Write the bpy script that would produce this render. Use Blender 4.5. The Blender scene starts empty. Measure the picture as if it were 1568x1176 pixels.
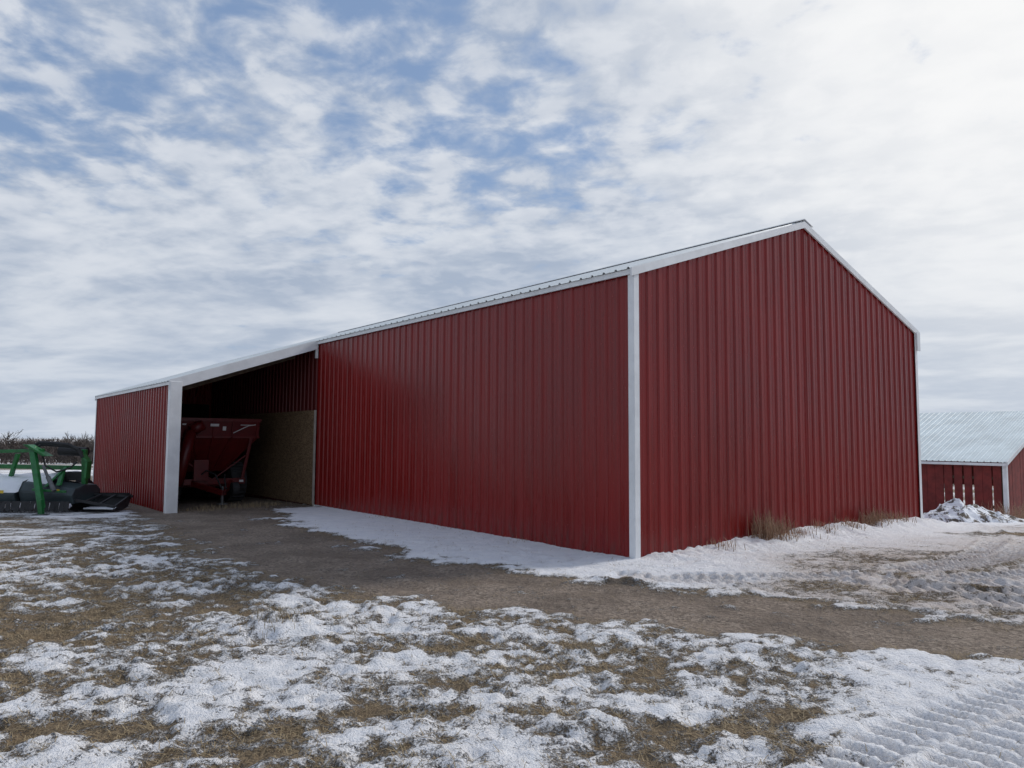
import bpy, math, random
import numpy as np
from mathutils import Vector, Matrix
random.seed(7); np.random.seed(7)
sc=bpy.context.scene
F=1130.35; PIT=0.074; ROLL=0.0058; TH=2.2509
NX,NY=1.647,9.942; H=3.912; W=8.81; R=1.469; L1=10.08; LW=3.29; L2=8.15; CZ=2.777
A=np.array([math.cos(TH),math.sin(TH)]); G=np.array([math.sin(TH),-math.cos(TH)])
def BL(s,t,z):
    return Vector((NX+A[0]*s+G[0]*t, NY+A[1]*s+G[1]*t, z))
# ---------------------------------------------------------------- helpers
def empty(name,loc=(0,0,0)):
    e=bpy.data.objects.new(name,None); sc.collection.objects.link(e); e.location=loc; e.empty_display_size=0.3; return e
def mesh_obj(name,verts,faces,mat=None,parent=None,smooth=False):
    m=bpy.data.meshes.new(name); m.from_pydata([tuple(v) for v in verts],[],faces); m.update()
    o=bpy.data.objects.new(name,m); sc.collection.objects.link(o)
    if mat: m.materials.append(mat)
    if parent: 
        o.parent=parent
    if smooth: m.polygons.foreach_set('use_smooth',[True]*len(m.polygons))
    return o
class MB:
    def __init__(s): s.v=[]; s.f=[]
    def add(s,v,f):
        n=len(s.v); s.v+= [tuple(x) for x in v]; s.f+=[tuple(i+n for i in q) for q in f]
    def beam(s,p0,p1,wv,hv):
        p0,p1,wv,hv=map(Vector,(p0,p1,wv,hv)); w=wv/2; h=hv/2
        v=[p0-w-h,p0+w-h,p0+w+h,p0-w+h,p1-w-h,p1+w-h,p1+w+h,p1-w+h]
        s.add(v,[(0,3,2,1),(4,5,6,7),(0,1,5,4),(1,2,6,5),(2,3,7,6),(3,0,4,7)])
    def rod(s,p0,p1,r0,r1=None,n=8):
        if r1 is None: r1=r0
        p0,p1=Vector(p0),Vector(p1); d=(p1-p0).normalized()
        u=d.orthogonal().normalized(); w=d.cross(u); v=[]
        for p,r in((p0,r0),(p1,r1)):
            for i in range(n):
                a=2*math.pi*i/n; v.append(p+(u*math.cos(a)+w*math.sin(a))*r)
        f=[(i,(i+1)%n,n+(i+1)%n,n+i) for i in range(n)]+[tuple(range(n))[::-1],tuple(range(n,2*n))]
        s.add(v,f)
    def path(s,pts,r,n=8):
        for a,b in zip(pts[:-1],pts[1:]): s.rod(a,b,r,r,n)
    def obj(s,name,mat,parent=None,bevel=0,smooth=False):
        o=mesh_obj(name,s.v,s.f,mat,parent,smooth)
        if bevel:
            b=o.modifiers.new('b','BEVEL'); b.width=bevel; b.segments=2; b.limit_method='ANGLE'
        return o
# ---------------------------------------------------------------- numpy noise
def _h(ix,iy,seed):
    n=(ix.astype(np.int64)*374761393+iy.astype(np.int64)*668265263+seed*1442695041)&0x7fffffff
    n=((n^(n>>13))*1274126177)&0x7fffffff
    n=(n^(n>>16))&0xffff
    return n/65535.0
def vn(x,y,seed=0):
    ix=np.floor(x);iy=np.floor(y);fx=x-ix;fy=y-iy
    fx=fx*fx*(3-2*fx);fy=fy*fy*(3-2*fy)
    a=_h(ix,iy,seed);b=_h(ix+1,iy,seed);c=_h(ix,iy+1,seed);d=_h(ix+1,iy+1,seed)
    return (a*(1-fx)+b*fx)*(1-fy)+(c*(1-fx)+d*fx)*fy
def fbm(x,y,sc_,oct=4,seed=0,g=0.5):
    t=0;amp=1;tot=0;x=x*sc_;y=y*sc_
    for o in range(oct):
        t=t+amp*vn(x,y,seed+o*17);tot+=amp;amp*=g
        x,y=(x*0.8-y*0.6)*2.03+3.1,(x*0.6+y*0.8)*2.03+1.7
    return t/tot
def ss(a,b,x):
    t=np.clip((x-a)/(b-a),0,1); return t*t*(3-2*t)
def polyd(x,y,P,wd=None):
    best=np.full(x.shape,1e9); al=np.zeros(x.shape); sd=np.zeros(x.shape); wv=np.zeros(x.shape); acc=0
    for i in range(len(P)-1):
        ax,ay=P[i];bx,by=P[i+1];dx,dy=bx-ax,by-ay;L=math.hypot(dx,dy)
        t=np.clip(((x-ax)*dx+(y-ay)*dy)/(L*L),0,1)
        px=x-(ax+dx*t);py=y-(ay+dy*t);d=np.hypot(px,py);m=d<best
        best=np.where(m,d,best);al=np.where(m,acc+t*L,al);sd=np.where(m,np.sign(dx*py-dy*px)*d,sd)
        if wd is not None: wv=np.where(m,wd[i]*(1-t)+wd[i+1]*t,wv)
        acc+=L
    return best,al,sd,wv
def smoothpath(P,n=3):
    P=[np.array(p,float) for p in P]
    for _ in range(n):
        Q=[P[0]]
        for a,b in zip(P[:-1],P[1:]): Q+=[a*.75+b*.25,a*.25+b*.75]
        Q.append(P[-1]); P=Q
    return [tuple(p) for p in P]
def base(x,y):
    r=ss(-6,8,x); y0=19*(1-r)+14*r; s=.037*(1-r)+.10*r
    q=(y-y0)/1.5; q=np.where(q>30,q,np.log1p(np.exp(np.clip(q,-30,30))))*1.5*s
    return -14*(1-np.exp(-q/14))
ROAD=[(-8.5,19),(-6.3,15.4),(-4.9,12.9),(-3.0,10.3),(-.9,8.45),(.8,7.5),(2.4,6.85),(4.0,6.0),(7,4.8),(12,2.8),(40,-10)]
RW=[1.5,1.35,.98,1.0,.93,.90,.78,.55,.5,.8,2]
TR=[]
for off in (0,.42,1.45,1.85):
    TR.append((smoothpath([(1.2+off*.2,8.6-off*.1),(3.4+off*.3,8.55-off*.15),(5.6+off*.6,9.6-off*.35),(7.6+off*.8,11.6-off*.5),(9.6+off,15-off*.3),(12+off,22)]),.17,.6))
for off in (0,.75,1.5):
    TR.append((smoothpath([(4.2-off*.2,8.6-off*.7),(6,8.0-off*.7),(9,7.2-off*.8),(14,6-off)]),.2,.7))
TR.append((smoothpath([(.9,2.6),(1.35,3.4),(1.9,3.95),(2.7,4.45),(3.9,5.1),(6,6.1),(9,7)]),.15,1.))
TR.append((smoothpath([(1.4,2.7),(1.85,3.35),(2.5,3.95),(3.4,4.5),(5,5.2),(9,6.4)]),.17,1.))
def ground(x,y):
    z=base(x,y)
    s=(x-NX)*A[0]+(y-NY)*A[1]; t=(x-NX)*G[0]+(y-NY)*G[1]
    wob=(fbm(x,y,.9,3,5)-.5)*.9
    n1=fbm(x,y,.5,4,1); n2=fbm(x*1.0,y*1.5,2.4,4,2,.65); n3=fbm(x,y,8.5,3,3,.6)
    d,al,sd,wv=polyd(x,y,ROAD,RW)
    grav=ss(.30,-.30,d-wv+wob*.7+(n2-.5)*.8)
    grav=grav*ss(45,20,y)
    inl=ss(.3,-.3,t)*ss(-LW-.6,-LW+.2,t)*ss(L1-1.2,L1+.3,s)
    grav=np.maximum(grav,inl*.9)
    smooth_=ss(.9,1.9,x-(y-3.6)*.55)*ss(6.2,5.0,y)
    bias=.545+.07*ss(-4,2.5,x)+.03*ss(5.0,6.2,y)*ss(-2.5,0,x)
    bias=bias-.14*np.exp(-(((x+4.5)/1.5)**2+((y-6.2)/1.3)**2))-.08*np.exp(-(((x+2.6)/.8)**2+((y-4.0)/.6)**2))
    bias=bias+.20*smooth_
    bias=bias+.10*ss(13.2,15,y)*ss(-6,-8,x)
    sn=bias+(n1-.5)*.32+(n2-.5)*.62*(1-.5*smooth_)+(n3-.5)*.50
    wallstrip=ss(0,.4,(d-wv)+wob*.6+(n2-.5)*.9)*ss(-5,-1.5,x+(y-8)*.6)*ss(L1+.6,L1-.8,s)*(((al>2)&(sd>0)))
    hi=np.maximum(wallstrip,0)
    sn=sn*(1-hi)+hi*(.77+(n2-.5)*.36+(n3-.5)*.18)
    rr=hi*ss(.5,2.5,-s+(n1-.5)*2)
    sn=sn-rr*(.10+.10*(n1>.5))
    dirt_shade=rr*(.45+.65*n1)
    mud=ss(1.0,.2,np.hypot((x-9.9)/2.6,(y-13.4)/.75)+(n2-.5)*.5)
    sn=sn-mud*.5
    ruts=np.exp(-((np.abs(d)-.45)/.16)**2)
    sn=np.where(grav>0,sn*(1-grav)+grav*(.27-.08*ruts+(n2-.5)*.7+(n3-.5)*.35),sn)
    far=ss(22,40,np.hypot(x,y)); sn=sn*(1-far)+far*(.55+(fbm(x,y*3,.03,4,9)-.5)*.8)
    inside=ss(0,.15,t)*ss(0,.15,s)*(t<W)*(s<L1+L2)
    sn=np.where((t>-LW)&(t<W)&(s>L1+.6)&(s<L1+L2),.05,sn); sn=np.where(inside>0.5,.0,sn)
    snm=ss(.40,.62,sn); near=ss(16,9,np.hypot(x,y))
    trample=ss(.0,.5,d-wv)*(1-hi)*(1-.65*smooth_)
    fp=fbm(x,y,5.5,2,12,.6); hoof=-ss(.56,.66,fp)*.03
    lump=(fbm(x,y,2.6,3,11)-.5)*.05+(fbm(x,y,12,3,13,.75)-.5)*.07+hoof
    z=z+snm*.024+near*(lump*(.2+.8*trample*(.5+.5*snm)))*(1-grav*.7)
    z=z-near*grav*ruts*.018+near*grav*(n3-.5)*.02
    z=z+near*hi*((fbm(x,y,1.3,3,15)-.5)*.06+(n3-.5)*.025)
    dl=-s
    bank=np.exp(-(np.maximum(dl-.15,0)/.5)**2)*ss(.1,.5,t)*ss(W+1.0,W-.5,t)*(dl>-.3)
    bh=(.05+.13*ss(1,6,t))*(.4+1.2*fbm(x,y,1.1,3,21))+(fbm(x,y,4,4,22,.6)-.5)*.16
    z=z+bank*bh; sn=sn+bank*.16; dirt_shade=dirt_shade*(1-bank)
    for (mx,my,mr,mh) in((-1.95,6.35,.28,.10),(-5.0,6.6,.4,.07),(-3.3,8.2,.5,.06),(.4,4.2,.25,.05)):
        z=z+mh*np.exp(-(((x-mx)/mr)**2+((y-my)/(mr*.7))**2))*(.7+.6*n3)
    for P,w,stg in TR:
        bb=(x>min(p[0] for p in P)-1)&(x<max(p[0] for p in P)+1)&(y>min(p[1] for p in P)-1)&(y<max(p[1] for p in P)+1)&(y<25)
        xs,ys=x[bb],y[bb]
        if xs.size==0: continue
        d2,a2,s2,_=polyd(xs,ys,P)
        m=ss(w+.04,w-.02,d2)
        lug=np.sin(2*np.pi*(a2/.15+np.abs(s2)*2.0)); lug=ss(-.3,.4,lug)
        fade=np.maximum(ss(.25,.45,fbm(xs,ys,1.1,2,31)),(.85 if stg>=1 else 0))
        zz=z[bb]; bs=base(xs,ys)+.03
        zz=zz*(1-m*fade*.85)+bs*m*fade*.85
        z[bb]=zz+ m*fade*(-.045+.045*lug)+fade*.03*np.exp(-((d2-w-.05)/.04)**2)
        sn[bb]=np.maximum(sn[bb]+m*fade*(.08+.06*lug),m*fade*.66*(stg>=1))
        dirt_shade[bb]=np.maximum(dirt_shade[bb],m*fade*(1-lug)*(.55*stg+.35*hi[bb]))  # shade painted into the groove bottoms between lugs, mixed with dirt
    return z,np.clip(sn,0,1),grav,dirt_shade
# ---------------------------------------------------------------- node helpers
def newmat(name):
    m=bpy.data.materials.new(name); m.use_nodes=True; nt=m.node_tree; nt.nodes.clear()
    o=nt.nodes.new('ShaderNodeOutputMaterial'); b=nt.nodes.new('ShaderNodeBsdfPrincipled'); nt.links.new(b.outputs[0],o.inputs[0])
    return m,nt,b
class N:
    def __init__(s,nt): s.nt=nt
    def put(s,sock,v):
        if isinstance(v,bpy.types.NodeSocket): s.nt.links.new(v,sock)
        else: sock.default_value=v
    def math(s,op,a,b=0.0,c=None,clamp=False):
        n=s.nt.nodes.new('ShaderNodeMath'); n.operation=op; n.use_clamp=clamp
        s.put(n.inputs[0],a); s.put(n.inputs[1],b)
        if c is not None: s.put(n.inputs[2],c)
        return n.outputs[0]
    def noise(s,vec,scale,detail=4,rough=.5,dist=0,out=0):
        n=s.nt.nodes.new('ShaderNodeTexNoise'); 
        if vec is not None: s.put(n.inputs['Vector'],vec)
        n.inputs['Scale'].default_value=scale;n.inputs['Detail'].default_value=detail;n.inputs['Roughness'].default_value=rough;n.inputs['Distortion'].default_value=dist
        return n.outputs[out]
    def mr(s,v,a,b,c=0.0,d=1.0,smooth=True):
        n=s.nt.nodes.new('ShaderNodeMapRange'); n.interpolation_type='SMOOTHSTEP' if smooth else 'LINEAR'
        s.put(n.inputs[0],v)
        for i,k in enumerate((a,b,c,d)): s.put(n.inputs[i+1],k)
        return n.outputs[0]
    def mix(s,f,a,b,mode='MIX'):
        n=s.nt.nodes.new('ShaderNodeMix'); n.data_type='RGBA'; n.blend_type=mode
        s.put(n.inputs[0],f)
        for i,k in((6,a),(7,b)):
            if isinstance(k,tuple) and len(k)==3: k=(*k,1)
            s.put(n.inputs[i],k)
        return n.outputs[2]
    def coord(s,kind='Object'):
        return s.nt.nodes.new('ShaderNodeTexCoord').outputs[kind]
    def mapping(s,vec,scale=(1,1,1),loc=(0,0,0),rot=(0,0,0)):
        n=s.nt.nodes.new('ShaderNodeMapping'); s.put(n.inputs[0],vec); n.inputs['Scale'].default_value=scale; n.inputs['Location'].default_value=loc; n.inputs['Rotation'].default_value=rot
        return n.outputs[0]
    def bump(s,h,strength,dist,b,prev=None):
        n=s.nt.nodes.new('ShaderNodeBump'); n.inputs['Strength'].default_value=strength; n.inputs['Distance'].default_value=dist
        s.put(n.inputs['Height'],h)
        if prev is not None: s.put(n.inputs['Normal'],prev)
        if b is not None: s.nt.links.new(n.outputs[0],b.inputs['Normal'])
        return n.outputs[0]
def simple(name,col,rough=.5,metal=0,var=.15,scale=6,bump=0,spec=.5):
    m,nt,b=newmat(name); n=N(nt); c=n.coord()
    f=n.noise(c,scale,5,.6)
    lo=tuple(x*(1-var) for x in col); hi=tuple(min(1,x*(1+var)) for x in col)
    nt.links.new(n.mix(n.mr(f,.3,.7),lo,hi),b.inputs['Base Color'])
    b.inputs['Roughness'].default_value=rough; b.inputs['Metallic'].default_value=metal; b.inputs['Specular IOR Level'].default_value=spec
    if bump: n.bump(n.noise(c,scale*8,4,.6),bump,.01,b)
    return m
def siding(name,col,rough=.33):
    m,nt,b=newmat(name); n=N(nt); c=n.coord()
    streak=n.noise(n.mapping(c,(3.5,3.5,.25)),2.0,4,.6)
    blot=n.noise(c,.5,3,.5)
    f=n.math('ADD',n.math('MULTIPLY',streak,.6),n.math('MULTIPLY',blot,.4))
    col1=n.mix(n.mr(f,.35,.65),tuple(x*.86 for x in col),tuple(x*1.14 for x in col))
    sep=nt.nodes.new('ShaderNodeSeparateXYZ'); nt.links.new(c,sep.inputs[0])
    grime=n.math('MULTIPLY',n.mr(sep.outputs[2],.55,-.1),n.mr(n.noise(n.mapping(c,(5,5,1.2)),3,5,.65),.42,.7))
    col2=n.mix(n.math('MULTIPLY',grime,.6),col1,(.08,.05,.04))
    nt.links.new(col2,b.inputs['Base Color'])
    nt.links.new(n.mr(streak,.3,.7,rough-.05,rough+.10),b.inputs['Roughness'])
    b.inputs['Specular IOR Level'].default_value=.42
    n.bump(n.noise(n.mapping(c,(1.6,1.6,.7)),1.6,2,.5),.25,.02,b)
    return m
RED=siding('red_steel_siding',(.20,.0068,.006),.26)
RED_SHADED=siding('red_siding_shaded',(.09,.006,.006),.5)  # darker copy of the red siding, bay shade put into the colour
WHITE=simple('white_trim_paint',(.72,.73,.74),.42,0,.08,3)
ROOF=simple('galvanized_white_roof',(.62,.66,.68),.35,0,.06,2)
WOOD=simple('treated_lumber',(.12,.09,.06),.8,0,.3,8,.3)
OSB,nt,b=newmat('osb_board'); n=N(nt); c=n.coord()
vo=nt.nodes.new('ShaderNodeTexVoronoi'); vo.inputs['Scale'].default_value=22; nt.links.new(n.mapping(c,(1,1,2.2)),vo.inputs['Vector'])
hsv=nt.nodes.new('ShaderNodeSeparateColor'); nt.links.new(vo.outputs['Color'],hsv.inputs[0])
nt.links.new(n.mix(hsv.outputs[0],(.11,.068,.038),(.25,.17,.10)),b.inputs['Base Color']); b.inputs['Roughness'].default_value=.85; b.inputs['Specular IOR Level'].default_value=.2
GREEN=simple('green_machine_paint',(.014,.14,.035),.38,0,.25,9)
REDP=simple('red_machine_paint',(.10,.0055,.0055),.42,0,.2,5)
BLACK=simple('black_rubber',(.02,.02,.022),.7,0,.3,9,.2)
GREY=simple('worn_steel',(.12,.125,.13),.5,.5,.25,9)
SNOWM=simple('snow_cover',(.80,.82,.86),.7,0,.03,3,.3)
LABEL=simple('white_decal',(.65,.65,.65),.5,0,.02,2)
YEL=simple('yellow_paint',(.6,.42,.03),.4)
# ---------------------------------------------------------------- terrain
def axis(lo,hi,step,ext,g,ghi=None):
    c=list(np.arange(lo,hi,step)); 
    d=step;p=lo;left=[]
    while p>-ext: d*=g;p-=d;left.append(p)
    d=step;p=c[-1];r=[]
    while p<ext:
        d*= (1.02 if (ghi and p<ghi) else g);p+=d;r.append(p)
    return np.array(left[::-1]+c+r)
xs=axis(-6.2,7.5,.032,4000,1.085); ys=axis(2.6,10.5,.026,4000,1.085,24)
XX,YY=np.meshgrid(xs,ys); shp=XX.shape
z,sn,gr,di=ground(XX.ravel().copy(),YY.ravel().copy())
co=np.stack([XX.ravel(),YY.ravel(),z],1)
ny,nx=shp; idx=np.arange(nx*ny).reshape(shp)
q=np.stack([idx[:-1,:-1],idx[:-1,1:],idx[1:,1:],idx[1:,:-1]],-1).reshape(-1,4)
me=bpy.data.meshes.new('ground'); me.vertices.add(len(co)); me.vertices.foreach_set('co',co.ravel())
me.loops.add(q.size); me.loops.foreach_set('vertex_index',q.ravel()); me.polygons.add(len(q)); me.polygons.foreach_set('loop_start',np.arange(0,q.size,4)); me.polygons.foreach_set('loop_total',np.full(len(q),4))
me.update(calc_edges=True); me.polygons.foreach_set('use_smooth',np.ones(len(q),bool))
at=me.color_attributes.new('mask','FLOAT_COLOR','POINT'); at.data.foreach_set('color',np.stack([sn,gr,di,np.ones_like(sn)],1).ravel())
go=bpy.data.objects.new('ground',me); sc.collection.objects.link(go)
GM,nt,b=newmat('snowy_farmyard_ground'); n=N(nt); c=n.coord()
a_=nt.nodes.new('ShaderNodeVertexColor'); a_.layer_name='mask'; sp=nt.nodes.new('ShaderNodeSeparateColor'); nt.links.new(a_.outputs[0],sp.inputs[0])
S,GV,D=sp.outputs[0],sp.outputs[1],sp.outputs[2]
fine=n.noise(c,14,6,.70); mid=n.noise(c,4.5,4,.6); vfine=n.noise(c,75,3,.6)
sm=n.math('ADD',S,n.math('ADD',n.math('MULTIPLY',n.math('SUBTRACT',fine,.5),.78),n.math('MULTIPLY',n.math('SUBTRACT',vfine,.5),.48)))
smask=n.mr(sm,.42,.61)
fib1=n.noise(n.mapping(c,(60,9,9),rot=(0,0,.5)),1.0,3,.6,1.5); fib2=n.noise(n.mapping(c,(9,70,9),rot=(0,0,.3)),1.0,3,.6,1.5)
fib=n.math('MAXIMUM',fib1,fib2)
grass=n.mix(n.mr(fib,.45,.72),(.085,.062,.040),(.38,.285,.175))
grass=n.mix(n.mr(mid,.35,.65,0,.7),grass,(.21,.155,.10))
gravel_v=nt.nodes.new('ShaderNodeTexVoronoi'); gravel_v.inputs['Scale'].default_value=38; nt.links.new(c,gravel_v.inputs['Vector']); vs=nt.nodes.new('ShaderNodeSeparateColor'); nt.links.new(gravel_v.outputs['Color'],vs.inputs[0])
gravel=n.mix(vs.outputs[0],(.13,.102,.082),(.40,.33,.27)); gravel=n.mix(n.mr(mid,.3,.7,0,.65),gravel,(.23,.182,.145))
gravel=n.mix(n.mr(n.noise(c,1.1,4,.6),.40,.62,0,.5),gravel,(.12,.093,.074))
bare=n.mix(GV,grass,gravel)
snow=n.mix(n.mr(mid,.3,.7),(.79,.80,.84),(.88,.88,.90))
snow=n.mix(n.math('MULTIPLY',n.mr(fine,.4,.7),n.mr(sm,.85,.55,0,.55)),snow,(.55,.49,.42))
snow=n.mix(n.math('MULTIPLY',D,n.mr(mid,.25,.7,.45,.95)),snow,(.48,.40,.35))
nt.links.new(n.mix(smask,bare,snow),b.inputs['Base Color'])
b.inputs['Roughness'].default_value=.85; b.inputs['Specular IOR Level'].default_value=.2
hh=n.math('ADD',n.math('MULTIPLY',smask,.8),n.math('ADD',n.math('MULTIPLY',fine,1.1),n.math('MULTIPLY',vfine,.4)))
bp=n.bump(hh,1.0,.038,None); n.bump(gravel_v.outputs['Distance'],.35,.012,b,bp)
me.materials.append(GM)
# ---------------------------------------------------------------- barn
barn=empty('red_metal_barn')
PER=.2286
def profile(L,extra=()):
    pts=[]; s=.06
    pts.append((0,0))
    while s<L-.08:
        pts+=[(s-.030,0),(s-.013,.024),(s+.013,.024),(s+.030,0),(s+.10,0),(s+.108,.004),(s+.122,.004),(s+.13,0)]
        s+=PER
    pts.append((L,0)); pts=[p for p in pts if 0<=p[0]<=L]
    for e in extra: pts.append((e,0))
    return sorted(set(pts))
def ribbed(name,fb,ft,L,mat,extra=(),parent=barn):
    P=profile(L,extra); v=[];f=[]
    for s,h in P: v+=[fb(s,h),ft(s,h)]
    for i in range(len(P)-1): f.append((2*i,2*i+2,2*i+3,2*i+1))
    return mesh_obj(name,v,f,mat,parent)
sl=R/(W/2)
ribbed('long_wall',lambda s,h:BL(s,-h,-.3),lambda s,h:BL(s,-h,H-.02),L1,RED)
gt=lambda t:H-.02+sl*(t if t<W/2 else W-t)
ribbed('gable_wall',lambda t,h:BL(-h,t,-.8),lambda t,h:BL(-h,t,gt(t)),W,RED,(W/2,))
ribbed('rear_long_wall',lambda s,h:BL(s,W+h,-2.5),lambda s,h:BL(s,W+h,H-.02),L1+L2,RED)
ribbed('rear_gable_wall',lambda t,h:BL(L1+L2+h,t,-1.5),lambda t,h:BL(L1+L2+h,t,gt(t)),W,RED,(W/2,))
ribbed('partition_wall',lambda s,h:BL(L1+s,-h,-.3),lambda s,h:BL(L1+s,-h,H-.03),L2,RED_SHADED)
ribbed('lean_to_wall',lambda s,h:BL(L1+s,-LW-h,-.6),lambda s,h:BL(L1+s,-LW-h,CZ-.02),L2,RED)
ls=(H-CZ)/LW
ribbed('lean_to_rear_wall',lambda t,h:BL(L1+L2+h,-LW+t,-.6),lambda t,h:BL(L1+L2+h,-LW+t,CZ-.02+ls*t),LW,RED)
mb=MB()
DK=simple('interior_shade_sheet',(.025,.022,.02),.9,0,.3,3,0,.2)  # near-black sheets stand in for the deep shade inside the lean-to
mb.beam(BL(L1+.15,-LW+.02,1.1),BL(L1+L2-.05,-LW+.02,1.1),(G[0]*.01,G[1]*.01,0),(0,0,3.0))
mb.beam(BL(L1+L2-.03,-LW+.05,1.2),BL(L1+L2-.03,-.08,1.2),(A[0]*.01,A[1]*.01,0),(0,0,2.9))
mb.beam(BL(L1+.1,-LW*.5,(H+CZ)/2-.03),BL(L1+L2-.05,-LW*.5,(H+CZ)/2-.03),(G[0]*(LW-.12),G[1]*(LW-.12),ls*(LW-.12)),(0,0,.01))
mb.obj('shade_lining',DK,barn)
mb=MB()
for k in range(5):
    zz=.5+k*.55
    if zz<CZ-.1: mb.beam(BL(L1+.3,-LW+.06,zz),BL(L1+L2-.1,-LW+.06,zz),tuple(Vector((G[0],G[1],0))*.05),(0,0,.09))
for k in range(1,4):
    mb.beam(BL(L1+k*2.4,-LW+.12,-.3),BL(L1+k*2.4,-LW+.12,CZ-.1),tuple(Vector((G[0],G[1],0))*.14),tuple(Vector((A[0],A[1],0))*.14))
for k in range(1,7):
    s=L1+k*1.2; mb.beam(BL(s,-LW+.1,CZ-.18),BL(s,-.1,H-.18-.1*ls),tuple(Vector((A[0],A[1],0))*.04),(0,0,.2))
mb.obj('framing',WOOD,barn)
OV=.05
def roof(name,s0,L,t0,z0,t1,z1,mat):
    nx_,nz=-(z1-z0),(t1-t0); l=math.hypot(nx_,nz); nx_/=l;nz/=l
    if nz<0: nx_,nz=-nx_,-nz
    ribbed(name,lambda s,h:BL(s0+s,t0+nx_*h,z0+nz*h),lambda s,h:BL(s0+s,t1+nx_*h,z1+nz*h),L,mat)
TH_=.035
roof('roof_front',-OV,L1+L2+2*OV,-.09,H+TH_-.09*sl,W/2,H+TH_+R,ROOF)
roof('roof_back',-OV,L1+L2+2*OV,W+.09,H+TH_-.09*sl,W/2,H+TH_+R,ROOF)
roof('lean_to_roof',L1-OV,L2+2*OV,-LW-.09,CZ+TH_-.005-.09*ls,-.091,H+TH_-.006-.09*ls,ROOF)
mb=MB()
for sg in(1,-1):
    mb.beam(BL(-OV-.01,W/2-sg*.13,H+R+TH_+.045-.13*sl),BL(L1+L2+OV,W/2-sg*.13,H+R+TH_+.045-.13*sl),tuple(Vector((G[0]*sg,G[1]*sg,sl))*.28),(0,0,.006))
mb.obj('ridge_cap',WHITE,barn)
Av=Vector((A[0],A[1],0)); Gv=Vector((G[0],G[1],0))
mb=MB()
def corner(s,t,os,ot,z0,z1,w=.10):
    mb.beam(BL(s-os*w/2+os*.034,t+ot*.034,z0),BL(s-os*w/2+os*.034,t+ot*.034,z1),tuple(Av*(w)),tuple(Gv*.006))
    mb.beam(BL(s+os*.034,t-ot*w/2+ot*.030,z0),BL(s+os*.034,t-ot*w/2+ot*.030,z1),tuple(Gv*(w)),tuple(Av*.006))
corner(0,0,-1,-1,-.3,H-.03,.10)
corner(0,W,-1,1,-.8,H-.03,.10)
corner(L1+L2,W,1,1,-2.5,H-.03)
corner(L1+L2,-LW,1,-1,-.6,CZ-.03,.09)
corner(L1+L2,0,1,1,-.6,H-.03,.05)
mb.obj('corner_trim',WHITE,barn)
mb=MB()
for s,os in((-.04,-1),(L1+L2+.04,1)):
    for t0,t1 in((-.09,W/2),(W+.09,W/2)):
        z0=H+TH_-.09*sl-.05; z1=H+TH_+R-.05
        mb.beam(BL(s,t0,z0),BL(s,t1,z1),tuple(Av*.03),(0,0,.115))
mb.beam(BL(-.03,-.05,H-.03),BL(L1,-.05,H-.03),tuple(Gv*.03),(0,0,.075))
mb.beam(BL(-.03,W+.05,H-.035),BL(L1+L2,W+.05,H-.035),tuple(Gv*.03),(0,0,.10))
mb.beam(BL(L1,-LW-.05,CZ-.035),BL(L1+L2+.04,-LW-.05,CZ-.035),tuple(Gv*.03),(0,0,.07))
mb.beam(BL(-.065,W+.03,H-.42),BL(-.065,W+.03,H-.02),tuple(Gv*.14),tuple(Av*.02))
mb.beam(BL(L1-.03,-LW-.07,CZ-.09+TH_-.07*ls),BL(L1-.03,-.03,H-.09+TH_-.03*ls),tuple(Av*.04),(0,0,.22))
mb.beam(BL(L1+L2+.04,-LW-.07,CZ-.05),BL(L1+L2+.04,-.03,H-.05),tuple(Av*.03),(0,0,.14))
mb.beam(BL(L1-.005,-.05,H-.40),BL(L1-.005,-.05,H-.08),tuple(Av*.07),tuple(Gv*.05))
mb.obj('rake_and_eave_trim',WHITE,barn)
mb=MB()
mb.beam(BL(L1+.02,-LW+.07,-.4),BL(L1+.02,-LW+.07,CZ-.0),tuple(Av*.16),tuple(Gv*.24))
mb.obj('door_post',WHITE,barn,.006)
mb=MB()
mb.beam(BL(L1+.02,-.045,1.13),BL(L1+L2-.2,-.045,1.13),tuple(Gv*.02),(0,0,2.26)); mb.obj('osb_lining',OSB,barn)
mb=MB()
mb.beam(BL(L1-.015,-.05,-.1),BL(L1-.015,-.05,2.26),tuple(Av*.03),tuple(Gv*.045)); mb.obj('jamb_strip',simple('weathered_strip',(.35,.32,.28),.7),barn)
mb=MB(); mb.beam(BL(.12,-.02,-.02),BL(L1-.03,-.02,-.02),tuple(Gv*.02),(0,0,.06)); mb.obj('base_trim',WHITE,barn)
v=[];f=[]
def screw(p,u,nn):
    k=len(v); r=.008; zz=Vector((0,0,1))
    for i in range(6):
        a=i*math.pi/3; v.append(p+u*(math.cos(a)*r)+zz*(math.sin(a)*r)+nn*.005)
    f.append(tuple(range(k,k+6)))
for zr in(.35,1.0,1.65,2.3,2.95,3.6):
    s=.06+PER/2-.03
    while s<L1: screw(BL(s,-.002,zr),Av,-Gv); s+=PER
    t=.06+PER/2-.03
    while t<W:
        if zr<gt(t): screw(BL(-.002,t,zr),Gv,-Av)
        t+=PER
mesh_obj('screw_heads',v,f,simple('screw_paint',(.33,.05,.05),.35,.3),barn)
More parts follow.
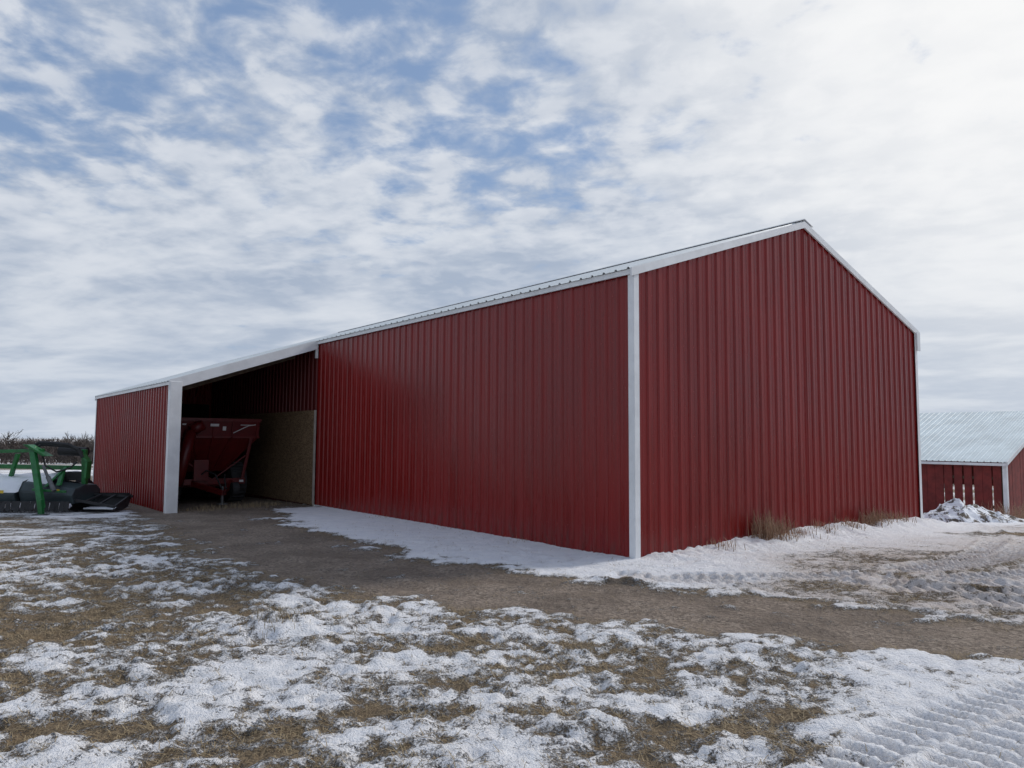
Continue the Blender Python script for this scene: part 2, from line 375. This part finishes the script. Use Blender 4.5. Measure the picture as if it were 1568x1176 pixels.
# ---------------------------------------------------------------- grain cart in lean-to
cart=empty('grain_cart')
C0=(L1+1.9,-LW*.56)
def CP(s,t,z): return BL(C0[0]+s,C0[1]+t,z)
mb=MB()
tw=1.12; lw=.42
top=2.02; mid_=1.60; bot=.75
rings=[(top,-.15,3.4,tw),(mid_,-.05,3.3,tw),(bot,.45,2.8,lw)]
v=[]
for zz,s0,s1,hw in rings: v+=[CP(s0,-hw,zz),CP(s0,hw,zz),CP(s1,hw,zz),CP(s1,-hw,zz)]
f=[]
for k in range(2):
    for i in range(4):
        j=(i+1)%4; f.append((4*k+i,4*k+j,4*k+4+j,4*k+4+i))
f.append((8,9,10,11)); mb.add(v,f); 
for i in range(4):
    a=v[i];b2=v[(i+1)%4]; mb.beam(a,b2,(0,0,.07),tuple((Av if i%2==0 else Gv)*.06))
    a=v[4+i];b2=v[4+(i+1)%4]; mb.beam(a,b2,(0,0,.05),tuple((Av if i%2==0 else Gv)*.05))
for tt in(-1.06,-.45,0,.45,1.06):
    mb.beam(CP(-.17,tt,top),CP(-.07,tt,mid_),tuple(Gv*.05),tuple(Av*.03)); mb.beam(CP(-.07,tt,mid_),CP(.42,tt*.38,bot),tuple(Gv*.05),tuple(Av*.04))
mb.obj('hopper',REDP,cart)
mb=MB()
for tt in(-.45,.45):
    mb.beam(CP(-.1,tt,.48),CP(3.2,tt,.48),tuple(Gv*.1),(0,0,.16))
mb.beam(CP(-.05,-.8,.52),CP(-.05,.8,.52),tuple(Av*.1),(0,0,.14)); mb.beam(CP(.75,-1.0,.42),CP(.75,1.0,.42),tuple(Av*.14),(0,0,.14))
for tt in(-.45,.45): mb.beam(CP(-.1,tt,.48),CP(-1.0,0,.30),tuple(Gv*.08),(0,0,.12))
for tt in(-.72,.72): mb.beam(CP(-.05,tt,.5),CP(-.05,tt*1.3,mid_),tuple(Gv*.07),tuple(Av*.06))
mb.beam(CP(-.08,-.8,1.15),CP(-.08,.0,.56),tuple(Gv*.05),tuple(Av*.05)); mb.beam(CP(-.08,.8,1.15),CP(-.08,.0,.56),tuple(Gv*.05),tuple(Av*.05))
mb.beam(CP(-.12,-.28,.55),CP(-.12,-.28,1.05),tuple(Gv*.34),tuple(Av*.10))
mb.obj('chassis',REDP,cart,.006)
mb=MB(); mb.rod(CP(-.28,-.85,.45),CP(-.22,-.55,1.75),.13,.13,14); mb.rod(CP(-.22,-.55,1.75),CP(-.25,-.3,1.9),.14,.12,14); mb.obj('auger_tube',REDP,cart,0,True)
mb=MB()
for tt in(-.78,.78):
    mb.rod(CP(.75,tt-.19,.46),CP(.75,tt+.19,.46),.50,.50,28)
    for k in range(24):
        a=k*math.pi/12; p=CP(.75+.5*math.cos(a),tt,.46+.5*math.sin(a)); mb.beam(p-Gv*.18,p+Gv*.18,tuple(Av*.05),(0,0,.04))
mb.rod(CP(-.45,.35,.35),CP(-.45,.5,.35),.16,.16,16)
mb.path([CP(-1.0,.05,.4),CP(-.7,.1,.62),CP(-.4,.2,.7),CP(-.1,.3,.66)],.018); mb.path([CP(-1.0,-.05,.4),CP(-.65,-.1,.72),CP(-.3,-.2,.8),CP(-.1,-.3,.66)],.018)
mb.obj('tires_and_hoses',BLACK,cart,0)
mb=MB()
for tt in(-.98,.98): mb.rod(CP(.75,tt-.01,.46),CP(.75,tt+.01,.46),.24,.24,20)
mb.rod(CP(-.9,0,.05),CP(-.9,0,.45),.035); mb.beam(CP(-.9,-.1,.04),CP(-.9,.1,.04),tuple(Av*.16),(0,0,.03))
mb.obj('wheel_hubs_and_jack',GREY,cart)
mb=MB()
for (t0,t1,z0,z1) in((-.75,-.66,1.88,1.92),(-.1,.10,1.86,1.92),(.2,.28,1.76,1.86),(-.9,-.82,1.70,1.73),(.62,.95,1.89,1.91)):
    sa=-.185+.1*(2.02-z0)/.38
    mb.add([CP(sa-.012,t0,z0),CP(sa-.012,t1,z0),CP(sa-.03,t1,z1),CP(sa-.03,t0,z1)],[(0,1,2,3)])
pts=[CP(-.21+.1*(1.9-zz)/.36,tt,zz) for tt,zz in((.45,1.70),(.60,1.78),(.8,1.88),(.98,1.91))]
mb.path(pts,.010,6)
for tt in(-.7,.7): mb.beam(CP(-.11,tt-.05,.52),CP(-.11,tt+.05,.52),(0,0,.05),tuple(Av*.008))
mb.obj('decals',LABEL,cart)
# ---------------------------------------------------------------- mower conditioner (left)
mower=empty('mower_conditioner')
mx,my=-10.2,15.9
def MP(x,y,z): return Vector((mx+x,my+y,z))
mb=MB()
sec=[(-.5,.22),(-.56,.40),(-.45,.55),(-.1,.62),(.35,.60),(.5,.48),(.5,.22)]
v=[];f=[]
for xx in (-2.4,-.05):
    for yy,zz in sec: v.append(MP(xx,yy,zz))
m_=len(sec)
for i in range(m_-1): f.append((i,i+1,m_+i+1,m_+i))
f.append(tuple(range(m_))); f.append(tuple(range(m_,2*m_)))
mb.add(v,f)
v=[]; 
for xx,hs in ((.02,1.15),(1.12,.92)):
    for yy,zz in sec: v.append(MP(xx,yy+.05,zz*hs))
mb.add(v,f)
mb.obj('cutter_deck_housing',simple('dark_deck_paint',(.035,.05,.055),.45),mower,.02)
mb=MB()
for k in range(35):
    x0=-2.38+k*.1; mb.beam(MP(x0+.045,-.58+.01*(k%2),.26),MP(x0+.045+.012*math.sin(k*2.3),-.63+.012*(k%3),.04+.012*(k%4)),(.094,0,0),(0,.008,0))
mb.obj('rubber_skirt',BLACK,mower)
mb=MB()
v=[];f=[];NXs=30
prof=[(-.54,.47),(-.44,.60),(-.1,.69),(.3,.73),(.75,.75),(.8,.6)]
for i in range(NXs+1):
    xx=-2.35+2.9*i/NXs
    for j,(yy,zz) in enumerate(prof): v.append(MP(xx+random.uniform(-.02,.02),yy+(.15 if xx>0 and j<2 else 0),zz+(.06 if xx>0 else 0)+(random.uniform(-.02,.03) if 0<j<5 else -.04)))
for i in range(NXs):
    for j in range(5): f.append((i*6+j,i*6+j+1,(i+1)*6+j+1,(i+1)*6+j))
mb.add(v,f); mb.obj('snow_on_deck',SNOWM,mower,0,True)
mb=MB()
mb.beam(MP(.14,-.35,1.38),MP(.72,-.85,.14),(.11,0,0),(0,.10,.04))
mb.beam(MP(.70,-.88,.32),MP(.74,-.88,.0),(.09,0,0),(0,.09,0))
mb.beam(MP(-2.3,-.2,1.22),MP(.35,-.3,1.30),(0,.1,0),(0,0,.07))
mb.beam(MP(-2.3,.15,.96),MP(1.0,.15,.92),(0,.12,0),(0,0,.09))
mb.beam(MP(.06,-.35,1.42),MP(.45,-.3,1.18),(.10,0,0),(0,.25,0))
mb.beam(MP(-.45,.1,1.22),MP(-.6,.1,.62),(.07,0,0),(0,.09,0))
mb.beam(MP(.98,.1,1.32),MP(1.02,.1,.52),(.09,0,0),(0,.10,0))
mb.beam(MP(.98,.0,1.26),MP(1.14,.0,1.05),(.05,0,0),(0,.18,0))
mb.beam(MP(1.14,.0,1.07),MP(1.12,.0,.70),(.05,0,0),(0,.18,0))
mb.beam(MP(.55,.1,.90),MP(.8,-.45,.58),(.08,0,0),(0,.08,0))
mb.beam(MP(.35,-.60,.50),MP(1.05,-.60,.46),(0,.03,0),(0,0,.05))
mb.beam(MP(.55,-.5,.55),MP(.62,.1,.95),(.06,0,0),(0,.06,0))
mb.obj('green_frame',GREEN,mower,.008)
mb=MB()
pts=[MP(-.05,-.1,1.34),MP(.12,-.1,1.46),(MP(.4,-.1,1.45)),MP(.75,-.1,1.42),MP(.98,-.1,1.32),MP(1.06,-.1,1.15)]
mb.path(pts,.035); mb.path([p+Vector((0,.09,-.05)) for p in pts],.026)
mb.path([MP(.25,-.2,1.25),MP(.4,-.3,.98),MP(.65,-.3,.85),MP(.85,-.2,.92),MP(.95,-.1,1.05)],.018)
mb.rod(MP(.3,.35,1.28),MP(.9,.35,1.26),.10,.10,14)
mb.beam(MP(.55,.2,.74),MP(1.0,.2,.74),(0,.3,0),(0,0,.18))
mb.obj('hoses_and_valves',BLACK,mower)
mb=MB()
mb.rod(MP(.5,-.52,.98),MP(.86,-.72,.50),.03,.03,10); mb.rod(MP(.66,-.60,.76),MP(.88,-.72,.48),.045,.045,10)
mb.beam(MP(.62,-.9,.02),MP(.86,-.9,.02),(0,.2,0),(0,0,.03))
for k in range(4): mb.rod(MP(-1.9+.5*k,-.60,.48),MP(-1.9+.5*k,-.63,.48),.035,.035,10)
mb.obj('steel_fittings',GREY,mower)
mb=MB()
for xx in(-1.6,.45): mb.rod(MP(xx,.85,.30),MP(xx+.22,.85,.30),.34,.34,22)
mb.obj('tires',BLACK,mower,.03)
mb=MB(); mb.add([MP(-.42,-.585,.42),MP(-.25,-.585,.42),MP(-.25,-.58,.48),MP(-.42,-.58,.48)],[(0,1,2,3)]); mb.add([MP(.75,-.62,.48),MP(.92,-.62,.48),MP(.92,-.618,.51),MP(.75,-.618,.51)],[(0,1,2,3)])
mb.obj('yellow_decals',YEL,mower)
imp=empty('skid_steer_bucket')
bx,by=-8.75,15.9
def IP(x,y,z): return Vector((bx+x,by+y,z))
mb=MB()
sec=[(-.35,.06),(.0,.03),(.25,.08),(.36,.25),(.30,.38)]
v=[];f=[]
for xx in(-.5,.45):
    for yy,zz in sec: v.append(IP(xx,yy,zz))
for i in range(4): f.append((i,i+1,5+i+1,5+i))
f+=[tuple(range(5)),tuple(range(5,10))]; mb.add(v,f)
mb.obj('bucket_shell',BLACK,imp,.01)
mb=MB()
mb.beam(IP(-.52,.33,.36),IP(.5,.33,.30),(0,.06,0),(0,0,.05)); mb.beam(IP(-.5,-.38,.30),IP(.5,-.42,.14),(0,.05,0),(0,0,.05))
for k in range(4): mb.beam(IP(-.48+.31*k,.33,.34),IP(-.48+.32*k,-.4,.28-.05*k),(.04,0,0),(0,0,.03))
mb.obj('rails',BLACK,imp)
mb=MB(); mb.beam(IP(-.3,-.0,.075),IP(.35,-.02,.07),(0,.3,0),(0,0,.03)); mb.obj('snow_on_bucket',SNOWM,imp,.01)
# ---------------------------------------------------------------- shed at right
shed=empty('open_board_shed')
SX,SY=18.6,28.0
def SB(s,t,z): return Vector((SX+A[0]*s+G[0]*t,SY+A[1]*s+G[1]*t,z))
EZ=.88; SH=5.4; SLn=14; ss_=.375
mb=MB()
s=.12
rs=random.Random(3)
while s<SLn:
    w=rs.uniform(.26,.31); tb=-1.75+rs.uniform(0,.12)
    mb.beam(SB(s+w/2,.0,tb),SB(s+w/2,.0,EZ-.06),tuple(Av*w),tuple(Gv*.03)); s+=w+rs.choice([.01,.03,.05,.07])
t=.12
while t<2*SH:
    w=rs.uniform(.26,.31); top=EZ-.05+ss_*(t if t<SH else 2*SH-t)
    mb.beam(SB(.0,t+w/2,-1.9),SB(.0,t+w/2,top),tuple(Gv*w),tuple(Av*.03)); t+=w+rs.choice([.004,.03])
mb.beam(SB(.1,2*SH,.10),SB(SLn,2*SH,.10),tuple(Gv*.03),(0,0,1.5))
mb.obj('board_walls',simple('barn_red_boards',(.17,.022,.018),.75,0,.25,4),shed)
FR=simple('frosted_metal_roof',(.62,.70,.72),.4,0,.12,1.2)
def sroof(name,t0,z0,t1,z1):
    P=profile(SLn+.3); v=[];f=[]
    for s,h in P: v+=[SB(s-.15,t0,z0+h),SB(s-.15,t1,z1+h)]
    for i in range(len(P)-1): f.append((2*i,2*i+2,2*i+3,2*i+1))
    mesh_obj(name,v,f,FR,shed)
sroof('roof_front',-.25,EZ+.03-.25*ss_,SH,EZ+.03+SH*ss_); sroof('roof_back',2*SH+.25,EZ+.03-.25*ss_,SH,EZ+.03+SH*ss_)
mb=MB()
mb.beam(SB(-.03,-.05,-1.8),SB(-.03,-.05,EZ-.05),tuple(Av*.14),tuple(Gv*.14))
mb.beam(SB(-.17,-.25,EZ-.06-.25*ss_+.05),SB(-.17,SH,EZ-.02+SH*ss_),tuple(Av*.03),(0,0,.15)); mb.beam(SB(-.17,2*SH+.25,EZ-.06-.25*ss_+.05),SB(-.17,SH,EZ-.02+SH*ss_),tuple(Av*.03),(0,0,.15))
mb.beam(SB(-.15,-.25,EZ-.05-.25*ss_),SB(SLn,-.25,EZ-.05-.25*ss_),tuple(Gv*.03),(0,0,.10))
mb.obj('white_trim',WHITE,shed)
mb=MB()
for k in range(6): mb.beam(SB(k*2.6+.1,.1,-2),SB(k*2.6+.1,.1,EZ-.1),tuple(Av*.12),tuple(Gv*.12))
for zz in(-.9,0.2): mb.beam(SB(0,.05,zz),SB(SLn,.05,zz),(0,0,.1),tuple(Gv*.04))
mb.obj('posts_and_girts',WOOD,shed)
# ---------------------------------------------------------------- snow pile
PM,nt,b=newmat('piled_snow'); n=N(nt); c=n.coord()
f1=n.mr(n.noise(c,4,6,.72),.44,.52)
nt.links.new(n.mix(f1,(.09,.07,.055),(.80,.82,.86)),b.inputs['Base Color']); b.inputs['Roughness'].default_value=.85
n.bump(n.noise(c,12,5,.7),.7,.04,b)
def pile(name,cx,cy,rx,ry,h,seed,rot=0):
    n_=90; u=np.linspace(-1.3,1.3,n_); U,V=np.meshgrid(u,u); U=U.ravel();V=V.ravel()
    cr,sr=math.cos(rot),math.sin(rot); X=cx+U*rx*cr-V*ry*sr; Y=cy+U*rx*sr+V*ry*cr
    r=np.hypot(U,V)+(fbm(X,Y,1.5,3,seed)-.5)*.5
    Z=ground(X,Y)[0]-.06+h*np.clip(1-r,0,1)**.7*(.55+.9*fbm(X,Y,2.5,4,seed+3,.6))
    vv=np.stack([X,Y,Z],1).tolist(); ff=[(i*n_+j,i*n_+j+1,(i+1)*n_+j+1,(i+1)*n_+j) for i in range(n_-1) for j in range(n_-1)]
    return mesh_obj(name,vv,ff,PM,None,True)
pile('snow_pile',11.8,19.8,1.35,.8,.62,41)
pile('snow_pile',13.2,21.2,1.5,.7,.42,47)
# ---------------------------------------------------------------- dry grass straws
def blades(name,P,rng,lmin,lmax,up,wid,mat):
    n_=len(P); ang=rng.uniform(0,2*np.pi,n_); L=rng.uniform(lmin,lmax,n_); el=rng.uniform(up[0],up[1],n_)
    d=np.stack([np.cos(ang)*np.cos(el),np.sin(ang)*np.cos(el),np.sin(el)],1)
    side=np.stack([-np.sin(ang),np.cos(ang),np.zeros(n_)],1)*wid
    a=P-side; b_=P+side; c_=P+d*L[:,None]*.55+side*.7+np.array([0,0,.008]); c2=P+d*L[:,None]*.55-side*.7+np.array([0,0,.008]); e=P+d*L[:,None]+np.stack([np.cos(ang*3)*.01,np.sin(ang*3)*.01,-.15*L],1)
    V=np.stack([a,b_,c_,c2,e],1).reshape(-1,3); k=np.arange(n_)*5
    m=bpy.data.meshes.new(name)
    quads=np.stack([k,k+1,k+2,k+3],1); tris=np.stack([k+3,k+2,k+4],1)
    m.from_pydata(V.tolist(),[],quads.tolist()+tris.tolist()); m.materials.append(mat)
    o=bpy.data.objects.new(name,m); sc.collection.objects.link(o); return o
STR,nt,b=newmat('dry_straw'); n=N(nt); c=n.coord(); nt.links.new(n.mix(n.noise(c,25,2,.5),(.12,.085,.045),(.48,.37,.22)),b.inputs['Base Color']); b.inputs['Roughness'].default_value=.8
rng=np.random.default_rng(4)
X=rng.uniform(-8,6,190000); Y=2.6+rng.uniform(0,1,190000)**1.5*11.5
z,sn,gr,di=ground(X.copy(),Y.copy())
pr=ss(.66,.44,sn)*(1-gr*.96)
cl=ss(.38,.64,fbm(X,Y,2.2,3,77)); 
k=(rng.uniform(0,1,X.size)<(pr*(.2+.8*cl)+.025*(gr<.3)))&(np.hypot(X,Y)<15)
P=np.stack([X[k],Y[k],z[k]+.003],1)
blades('dry_grass',P,rng,.03,.12,(0,.35),.0022,STR)
def weed(name,cx,cy,r,hgt,n_,mat=STR,wd=.0035):
    q=rng.normal(0,r,(n_,2)); X=cx+q[:,0];Y=cy+q[:,1]; z=ground(X.copy(),Y.copy())[0]
    return blades(name,np.stack([X,Y,z],1),rng,hgt*.4,hgt,(.75,1.5),wd,mat)
WM=simple('dry_weed',(.30,.19,.12),.85,0,.4,30)
def onG(t,off): p=BL(-off,t,0); return p.x,p.y
for t,hh_,c_ in((2.75,.62,210),(3.05,.42,140),(6.2,.42,150),(5.3,.22,80),(7.2,.24,80),(3.6,.2,60),(1.6,.18,50),(4.4,.22,60),(6.6,.3,80)):
    x,y=onG(t,.25); weed('weed_clump',x,y,.13,hh_,c_,WM,.0045)
for s,t,hh_ in((L1+.6,-2.2,.16),(L1+.4,-1.5,.18),(L1+.7,-.9,.14),(L1+.2,-2.6,.12)):
    p=BL(s,t,0); weed('weed_clump',p.x,p.y,.25,hh_,130,STR)
for s in (2.2,4.4,6.6): 
    p=BL(s,-.15,0); weed('weed_clump',p.x,p.y,.15,.07,25,STR)
weed('weed_clump',-1.95,6.3,.12,.10,110,STR,.0022)
weed('brush_clump',15.6,23.0,.55,.9,320,WM,.006); weed('brush_clump',17.2,24.2,.4,.7,180,WM,.006)
# ---------------------------------------------------------------- distant trees
V=[];Fc=[]
def tw_(p0,p1,w0,w1,view):
    d=(p1-p0); sd_=d.cross(view).normalized()
    k=len(V); V.extend([p0-sd_*w0,p0+sd_*w0,p1+sd_*w1,p1-sd_*w1]); Fc.append((k,k+1,k+2,k+3))
rt=random.Random(11)
def grow(p,d,L,w,lev):
    q_=p+d*L; u=Vector((rt.uniform(-1,1),rt.uniform(-1,1),rt.uniform(-.3,.3))).normalized()
    tw_(p,q_,w,w*.65,u)
    if lev==0: return
    for _ in range(3 if lev>1 else 5):
        nd=(d+Vector((rt.gauss(0,.45),rt.gauss(0,.45),rt.gauss(.12,.25)))).normalized()
        st=p+d*L*rt.uniform(.35,1)
        grow(st,nd,L*rt.uniform(.6,.85),max(w*.55,.04),lev-1)
for i in range(520):
    ang=rt.uniform(-52,62) if i>340 else rt.uniform(-42,-26)
    ang=math.radians(ang); dist=rt.uniform(180,250)
    x=dist*math.sin(ang); y=dist*math.cos(ang)
    hgt=rt.uniform(7.8,11.6); zb=float(base(np.array([x]),np.array([y]))[0])-.5
    grow(Vector((x,y,zb)),Vector((rt.gauss(0,.08),rt.gauss(0,.08),1)).normalized(),hgt*.26,.15,4)
    for _ in range(2):
        grow(Vector((x+rt.uniform(-3,3),y+rt.uniform(-3,3),zb)),Vector((rt.gauss(0,.3),rt.gauss(0,.3),1)).normalized(),hgt*.15,.08,3)
tl=mesh_obj('distant_treeline',V,Fc,simple('bare_branches',(.10,.083,.075),.9,0,.3,.2))
# ---------------------------------------------------------------- world
w=bpy.data.worlds.new('World'); sc.world=w; w.use_nodes=True; nt=w.node_tree; nt.nodes.clear(); n=N(nt)
out=nt.nodes.new('ShaderNodeOutputWorld'); bg=nt.nodes.new('ShaderNodeBackground'); nt.links.new(bg.outputs[0],out.inputs[0]); bg.inputs[1].default_value=.115
SAZ=math.radians(60); SEL=math.radians(34)
sky=nt.nodes.new('ShaderNodeTexSky'); sky.sky_type='NISHITA'; sky.sun_disc=False; sky.sun_elevation=SEL; sky.sun_rotation=SAZ; sky.air_density=1; sky.dust_density=1; sky.ozone_density=1.5
dirn=n.coord('Generated'); sx=nt.nodes.new('ShaderNodeSeparateXYZ'); nt.links.new(dirn,sx.inputs[0])
zc=n.math('ADD',n.math('MAXIMUM',sx.outputs[2],0.0),.15)
px=n.math('DIVIDE',sx.outputs[0],zc); py=n.math('DIVIDE',sx.outputs[1],zc)
cv=nt.nodes.new('ShaderNodeCombineXYZ'); nt.links.new(px,cv.inputs[0]); nt.links.new(py,cv.inputs[1]); P2=cv.outputs[0]
P2r=n.mapping(P2,(1,1,1),(3.3,1.2,0),(0,0,.35))
puff=n.noise(P2r,7.5,7,.55,.2)
big=n.noise(P2r,1.6,3,.5,.2)
sunv=Vector((math.sin(SAZ)*math.cos(SEL),math.cos(SAZ)*math.cos(SEL),math.sin(SEL)))
gl=Vector((math.sin(math.radians(46))*math.cos(SEL),math.cos(math.radians(46))*math.cos(SEL),math.sin(SEL)))
dt=nt.nodes.new('ShaderNodeVectorMath'); dt.operation='DOT_PRODUCT'; nt.links.new(dirn,dt.inputs[0]); dt.inputs[1].default_value=gl
sund=dt.outputs['Value']
cov=n.math('ADD',puff,n.math('MULTIPLY',n.math('SUBTRACT',big,.5),.60))
cov=n.math('ADD',cov,n.mr(sund,.72,.93,-.02,.26))
cov=n.math('ADD',cov,n.mr(sx.outputs[2],.40,.14,0.03,.36))
mask=n.mr(cov,.34,.68)
thick=n.noise(n.mapping(P2r,(1,1.5,1),(7,3,0)),1.15,5,.52,.3)
puff2=n.noise(n.mapping(P2r,(1,1.2,1),(1.5,8,0)),8.0,5,.5,.1)
pw=n.mr(sx.outputs[2],.10,.34,.10,.38)
cm=n.math('ADD',n.math('MULTIPLY',thick,n.math('SUBTRACT',1.0,pw)),n.math('MULTIPLY',puff2,pw))
shade=n.mr(cm,.38,.62)
grey=(3.5,4.1,5.1); white=(5.9,6.25,6.8)
ccol=n.mix(shade,grey,white)
edge=n.mr(puff,.45,.64)
ccol=n.mix(n.math('MULTIPLY',edge,n.mr(sx.outputs[2],.10,.34,.12,.45)),ccol,(6.9,7.1,7.5))
glow=n.mr(sund,.76,1.0)
ccol=n.mix(n.math('MULTIPLY',glow,.85),ccol,(9.0,8.9,8.7))
hz=n.mr(sx.outputs[2],.17,.0)
ccol=n.mix(n.math('MULTIPLY',hz,.5),ccol,(5.0,5.6,6.5))
skyc=n.mix(.65,sky.outputs[0],(2.2,3.2,5.1))
nt.links.new(n.mix(n.math('MULTIPLY',mask,.95),skyc,ccol),bg.inputs[0])
w.cycles.sampling_method='MANUAL'; w.cycles.sample_map_resolution=512
sl_=bpy.data.lights.new('sun','SUN'); sl_.energy=2.2; sl_.angle=math.radians(11); sl_.color=(1,.95,.88)
so=bpy.data.objects.new('sun',sl_); sc.collection.objects.link(so); so.rotation_euler=sunv.to_track_quat('Z','Y').to_euler(); so.location=(20,20,30)
# ---------------------------------------------------------------- camera
cd=bpy.data.cameras.new('camera'); cam=bpy.data.objects.new('camera',cd); sc.collection.objects.link(cam); sc.camera=cam
cd.sensor_width=36; cd.lens=36*F/1568; cd.clip_end=12000; cd.clip_start=.05
cam.matrix_world=Matrix.Translation((0,0,1.6))@Matrix.Rotation(math.pi/2+PIT,4,'X')@Matrix.Rotation(ROLL,4,'Z')
sc.view_settings.view_transform='Standard'; sc.view_settings.look='None'; sc.view_settings.exposure=0
